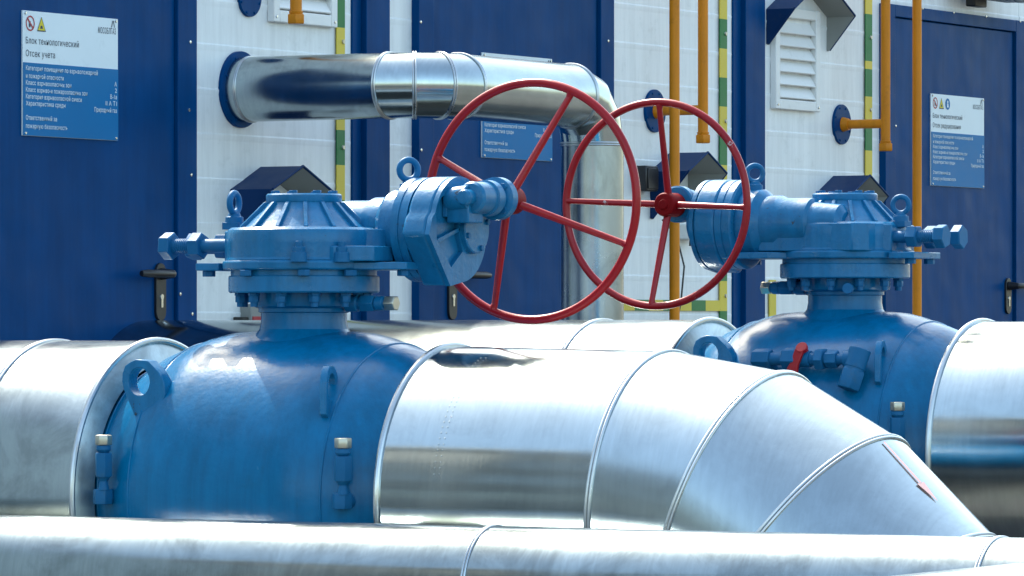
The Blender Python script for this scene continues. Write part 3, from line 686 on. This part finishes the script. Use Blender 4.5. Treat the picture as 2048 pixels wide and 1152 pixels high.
    prism(b, [(120 * K, 470 * K), (200 * K, 470 * K), (200 * K, 560 * K), (165 * K, 575 * K), (120 * K, 535 * K)], O(0, 42, 0), ND, Z, WD * 70 * K)
    ob('bearing_block', b, None, None, .004, 30)
    b = BM(); lathe(b, [(d * K, r * K) for d, r in ((199, 98), (202, 104), (218, 104), (219, 102), (221, 102), (222, 104), (238, 104))], O(0, WDR, ZD), ND, 72); dr = ob('drum_flange', b, None, None, 0, 25)
    pts = [(-125, -12), (-41, -113)] + [(105 * math.cos(R_(a)), 105 * math.sin(R_(a))) for a in range(-84, 165, 6)] + [(-112, 22)]
    b = BM(); f0, f1 = prism(b, [(p[0] * K, p[1] * K) for p in pts], O(239, WDR, ZD), WD, Z, ND * 55 * K)
    dr2 = ob('gear_drum', b, None, None, .010, 30); dr2.modifiers[0].segments = 3
    hole = [(-44, 74), (-76, 62), (-97, 40), (-95, -20), (-38, -76), (8, -44), (-6, -14), (-8, 14), (2, 44), (-22, 68)]
    face_plate = BM(); from mathutils.geometry import tessellate_polygon
    loops = [[Vector((p[0], p[1], 0)) for p in lp_] for lp_ in (pts, hole)]; flat = loops[0] + loops[1]
    lay = [[face_plate.verts.new(O(nn_, WDR, ZD) + (WD * p.x + Z * p.y) * K) for p in flat] for nn_ in (293.5, 304)]
    for tri in tessellate_polygon(loops):
        for q in lay: face_plate.faces.new([q[i] for i in tri])
    o_ = 0
    for lp_ in loops:
        for i in range(len(lp_)): j = (i + 1) % len(lp_); face_plate.faces.new((lay[0][o_ + i], lay[0][o_ + j], lay[1][o_ + j], lay[1][o_ + i]))
        o_ += len(lp_)
    ob('drum_face', face_plate, None, dr2, .003, 30)
    b = BM(); lathe(b, [(300 * K, 50 * K), (314 * K, 50 * K), (316 * K, 47 * K)], O(0, WDR + 46, ZD + 2), ND, 40); ob('drum_cover', b, None, dr2, 0, 25)
    for a in (20, 110, 200, 290):
        b = BM(); hexa(b, O(314, WDR + 46 + 41 * math.cos(R_(a)), ZD + 2 + 41 * math.sin(R_(a))), ND, 6.5 * K, 7 * K); ob('cover_bolt', b, M['valve2'], dr2)
    for p, q in (((-90, -24), (-4, 0)), ((-50, 66), (-54, 24))):
        pp, qq = Vector((p[0], p[1])), Vector((q[0], q[1])); d = (qq - pp).normalized(); nn = Vector((-d.y, d.x)) * 4
        b = BM(); prism(b, [((v.x) * K, (v.y) * K) for v in (pp + nn, qq + nn, qq - nn, pp - nn)], O(295, WDR, ZD), WD, Z, ND * 9 * K); ob('drum_rib', b, None, dr2, .001)
    # input shaft nose
    NN, ZN = 347, zy(398 if g > 0 else 413)
    b = BM(); lathe(b, [(w * K, r * K) for w, r in ((30, 0), (33, 13), (38, 16), (60, 16), (63, 28), (70, 32), (118, 32), (120, 36), (142, 36), (146, 30), (156, 30), (160, 43), (180, 43), (183, 39))], O(NN, 0, ZN), WD, 40); no = ob('input_shaft_housing', b, None, None, 0, 25)
    b = BM(); cyl(b, O(298, 62, ZN - 4), O(NN, 62, ZN), 25 * K, 24); cyl(b, O(298, 110, ZN - 8), O(NN, 110, ZN - 4), 27 * K, 24); box(b, O(325, 80, ZN - 30), (60 * K, 50 * K, 40 * K)); ob('shaft_bracket', b, None, no, .004)
    for k in range(4):
        a = R_(45 + 90 * k); b = BM(); hexa(b, O(NN + 33 * math.cos(a), 152, ZN + 33 * math.sin(a)), WD, 7.5 * K, 11 * K); ob('housing_screw', b, M['valve2'], no)
    # handwheel
    hw0 = 225; HC = O(NN, hw0 + hubdish, ZN - 2)
    b = BM(); torus(b, HC, WD, wheel_r * K, 8.8 * K, 128, 16); wh = ob('handwheel', b, wheel_mat)
    b = BM(); lathe(b, [(w * K, r * K) for w, r in ((182, 22), (186, 28), (240, 28), (246, 25), (247, 12), (252, 11), (253, 0))], O(NN, 0, ZN - 2), WD, 32); ob('hub', b, M['redhub'], wh, .002)
    for k in range(4):
        a = R_(spoke0 + 90 * k); d = ND * math.cos(a) + Z * math.sin(a)
        b = BM(); tube(b, [O(NN, hw0 - 2, ZN - 2) + d * 18 * K, HC + d * (wheel_r - 16) * K, HC + d * (wheel_r - 4) * K], [8.6 * K, 6.6 * K, 9.0 * K], 14); ob('spoke', b, wheel_mat, wh)
    # eye bolts
    for (n_, w_, z_, rot, sc) in extra_eye:
        c = O(n_, w_, z_); t = R_(rot); ax = Vector((math.cos(t), math.sin(t), 0))
        b = BM(); torus(b, c + Z * 40 * K * sc, ax, 20 * K * sc, 6.6 * K * sc, 32, 12); lathe(b, [(-2 * K, 19 * K), (12 * K, 18 * K), (13 * K, 14 * K), (20 * K, 11 * K)], c, Z, 24); box(b, c - Z * 6 * K, (36 * K, 36 * K, 14 * K)); ob('eye_bolt', b, M['valve2'], None, .001, 40)
    # travel stop bolts
    so = 0 if g > 0 else 22
    for w_ in (-50, 46):
        b = BM(); hexa(b, O(-206 + so, w_, zy(491)), -ND, 27 * K, 26 * K, .1 + w_); cyl(b, O(-138 + so, w_, zy(491)), O(-290 + so, w_, zy(491)), 14 * K, 18)
        for q in range(9): torus(b, O(-240 + so - q * 4.6, w_, zy(491)), ND, 14 * K, 1.5 * K, 18, 6)
        hexa(b, O(-276 + so, w_, zy(491)), -ND, 28 * K, 25 * K, .35 + w_); ob('stop_bolt', b, M['valve2'], None, .0012)
    # side grease fitting on the neck
    b = BM(); ax = ND; c = O(96, 8, zy(607))
    lathe(b, [(0, 17 * K), (26 * K, 17 * K), (27 * K, 13 * K), (34 * K, 13 * K)], c, ax, 16); hexa(b, c + ax * 34 * K, ax, 18 * K, 32 * K); lathe(b, [(66 * K, 12 * K), (70 * K, 15 * K), (86 * K, 15 * K), (88 * K, 11 * K), (92 * K, 11 * K)], c, ax, 16)
    hexa(b, O(120, 8, zy(590)), Z, 12 * K, 14 * K); gf = ob('grease_fitting', b, M['valve'] if g > 0 else M['valve2'], None, .001)
    b = BM(); hexa(b, c + ax * 91 * K, ax, 16 * K, 23 * K); ob('fitting_cap', b, M['steel'], gf, .002)
    # vertical fittings beside both nozzles
    for n_ in (-276, 276):
        w_ = -305; b = BM(); x0 = V(n_, w_, 0)
        hexa(b, V(n_ - 6, w_ + 6, -16), Z, 20 * K, 30 * K, .3); cyl(b, V(n_ - 4, w_ + 60, -2), V(n_ - 4, w_, -2), 15 * K, 16)
        lathe(b, [(12 * K, 12 * K), (30 * K, 8 * K), (38 * K, 14 * K)], x0, Z, 16); hexa(b, x0 + Z * 38 * K, Z, 18 * K, 48 * K, .2); lathe(b, [(86 * K, 10 * K), (92 * K, 15 * K), (100 * K, 14 * K)], x0, Z, 16)
        vf = ob('bleed_fitting', b, M['valve2'], None, .001); b = BM(); hexa(b, x0 + Z * 101 * K, Z, 17 * K, 20 * K, .5); ob('fitting_cap', b, M['steel'], vf, .002)
    # lifting lugs
    lug = [(40, -66), (-12, -66), (-40, -10), (-44, 12), (-34, 36), (-10, 46), (18, 44), (34, 30), (56, 10), (60, -30)]
    def lug_mesh(o, e1, e2, d, s=1.0):
        b = BM(); hole = [(-2 + 25 * math.cos(R_(a)), 2 + 28 * math.sin(R_(a))) for a in range(0, 360, 20)]
        outer = []
        for hx, hy in hole:      # radial rays from the hole out to the outline
            a = Vector((hx + 2, hy - 2)).normalized(); best = None
            for i in range(len(lug)):
                p, q = Vector(lug[i]), Vector(lug[(i + 1) % len(lug)]); e = q - p; den = a.x * e.y - a.y * e.x
                if abs(den) < 1e-9: continue
                r = p - Vector((-2, 2)); t = (r.x * e.y - r.y * e.x) / den; u = (r.x * a.y - r.y * a.x) / den
                if t > 0 and -1e-6 <= u <= 1 + 1e-6: best = t if best is None else min(best, t)
            outer.append((-2 + a.x * best, 2 + a.y * best))
        n = len(hole); rows = []
        for off in (Vector(), d):
            rows.append([[b.verts.new(o + (e1 * p[0] + e2 * p[1]) * K * s + off) for p in ring] for ring in (hole, outer)])
        for i in range(n):
            j = (i + 1) % n
            b.faces.new((rows[0][0][i], rows[0][0][j], rows[0][1][j], rows[0][1][i])); b.faces.new((rows[1][0][i], rows[1][0][j], rows[1][1][j], rows[1][1][i]))
            b.faces.new((rows[0][1][i], rows[0][1][j], rows[1][1][j], rows[1][1][i])); b.faces.new((rows[0][0][i], rows[0][0][j], rows[1][0][j], rows[1][0][i]))
        return b
    b = lug_mesh(V(-226, -252, 224), -Y, Z, X * 32 * K); ob('lifting_lug', b, None, None, .002)
    t = R_(48); rad = Vector((-math.sin(t), 0, math.cos(t))); tan = Vector((math.cos(t), 0, math.sin(t)))
    aa = R_(14); mm = Vector((math.sin(aa), -math.cos(aa), 0)); e2 = (tan + Z * .55); e2 = (e2 - mm * e2.dot(mm)).normalized(); e1 = mm.cross(e2); e1 = e1 if e1.dot(rad) < 0 else -e1
    b = lug_mesh(V(196, 0, 0) + rad * 322 * K, e1, e2, mm * 14 * K, .95); ob('lifting_lug', b, None, None, .002)
    if drain:
        t = R_(53); rad = Vector((-math.sin(t), 0, math.cos(t))); base = lambda n_, h=360: Vector((0, -n_ * K, 0)) + rad * h * K
        b = BM(); cyl(b, base(-70, 300), base(-70, 366), 21 * K, 18); hexa(b, base(-92), -Y, 24 * K, 44 * K, .3); cyl(b, base(-50), base(110), 15 * K, 18)
        hexa(b, base(-16), -Y, 27 * K, 36 * K, .2); cyl(b, base(18), base(52), 19 * K, 18); hexa(b, base(66), -Y, 26 * K, 22 * K, .1); hexa(b, base(92), -Y, 21 * K, 28 * K, .4); cyl(b, base(110), base(170), 13 * K, 18)
        dn = ob('drain_line', b, M['valve2'], None, .0015)
        dwn = Vector((-.28, .22, -1)).normalized(); c = base(168, 360)
        b = BM(); cyl(b, c - dwn * 24 * K, c + dwn * 22 * K, 25 * K, 20); cyl(b, base(138), base(172), 21 * K, 18); hexa(b, c + dwn * 26 * K, dwn, 28 * K, 46 * K); lathe(b, [(20 * K, 24 * K), (30 * K, 24 * K)], c, dwn, 18); ob('drain_elbow', b, M['valve2'], dn, .002)
        b = BM(); c = base(36, 366) + Z * .02; lathe(b, [(-12 * K, 11 * K), (16 * K, 11 * K)], c, rad, 14); lathe(b, [(8 * K, 14 * K), (17 * K, 14 * K)], c, rad, 20)
        d = Vector((-.10, .35, -1)).normalized(); sd_ = d.cross(rad).normalized(); rr = d.cross(sd_).normalized(); rr = rr if rr.dot(rad) > 0 else -rr
        o0 = c + rr * 12 * K
        prism(b, [(0, -12 * K), (0, 12 * K), (34 * K, 11 * K), (46 * K, 15 * K), (86 * K, 14 * K), (90 * K, 6 * K), (90 * K, -6 * K), (86 * K, -14 * K), (46 * K, -15 * K), (34 * K, -11 * K)], o0, d, sd_, rr * 7 * K); ob('lever', b, M['red'], dn, .002)
        b = BM(); ax = -X; c = O(-60, 0, 0); lathe(b, [(100 * K, 9 * K), (125 * K, 9 * K), (126 * K, 13 * K), (140 * K, 12 * K)], V(30, 0, zy(610)), (-X - Y * .3).normalized(), 14); ob('plug_screw', b, M['valve2'])
    return root
make_valve('nearest blue ball valve, its red handwheel on the far side', S1, 1, M['red'], 239.5, 67.5, 88, False, [(-152, -20, 543, 95, 1), (184, 100, ZT := 608, 55, 1)])
make_valve('farther blue ball valve with a small red lever on its side and a chipped handwheel', S2, -1, M['redworn'], 235.5, 2.5, 60, True, [(-152, 20, 533, 10, .95), (184, 100, 608, 40, .95)])

# ------------------------------------------------------------------ light
sun_to = Vector((.50, .70, 1)).normalized()
elev = math.asin(sun_to.z); azi = math.atan2(sun_to.x, sun_to.y)
w = bpy.data.worlds.new('World'); scene.world = w; w.use_nodes = True; nt = w.node_tree
sky = nt.nodes.new('ShaderNodeTexSky'); sky.sky_type = 'NISHITA'; sky.sun_disc = False
sky.sun_elevation = elev; sky.sun_rotation = azi; sky.air_density = 1; sky.dust_density = 3.0; sky.ozone_density = 0
bg = nt.nodes['Background']; bg.inputs['Strength'].default_value = .15; wb = nt.nodes.new('ShaderNodeMixRGB'); wb.blend_type = 'MULTIPLY'; wb.inputs[0].default_value = 1; wb.inputs[2].default_value = (.97, 1.04, .95, 1)
nt.links.new(sky.outputs['Color'], wb.inputs[1]); nt.links.new(wb.outputs['Color'], bg.inputs['Color'])
sd = bpy.data.lights.new('sun', 'SUN'); sd.energy = 2.2; sd.angle = R_(.53); sd.color = (1, .95, .88)
so = bpy.data.objects.new('sun', sd); COL.objects.link(so); so.rotation_euler = sun_to.to_track_quat('Z', 'Y').to_euler(); so.location = (10, 10, 30)
vs = scene.view_settings; vs.view_transform = 'Standard'; vs.look = 'None'; vs.gamma = 1; vs.exposure = 1.72; vs.use_curve_mapping = False
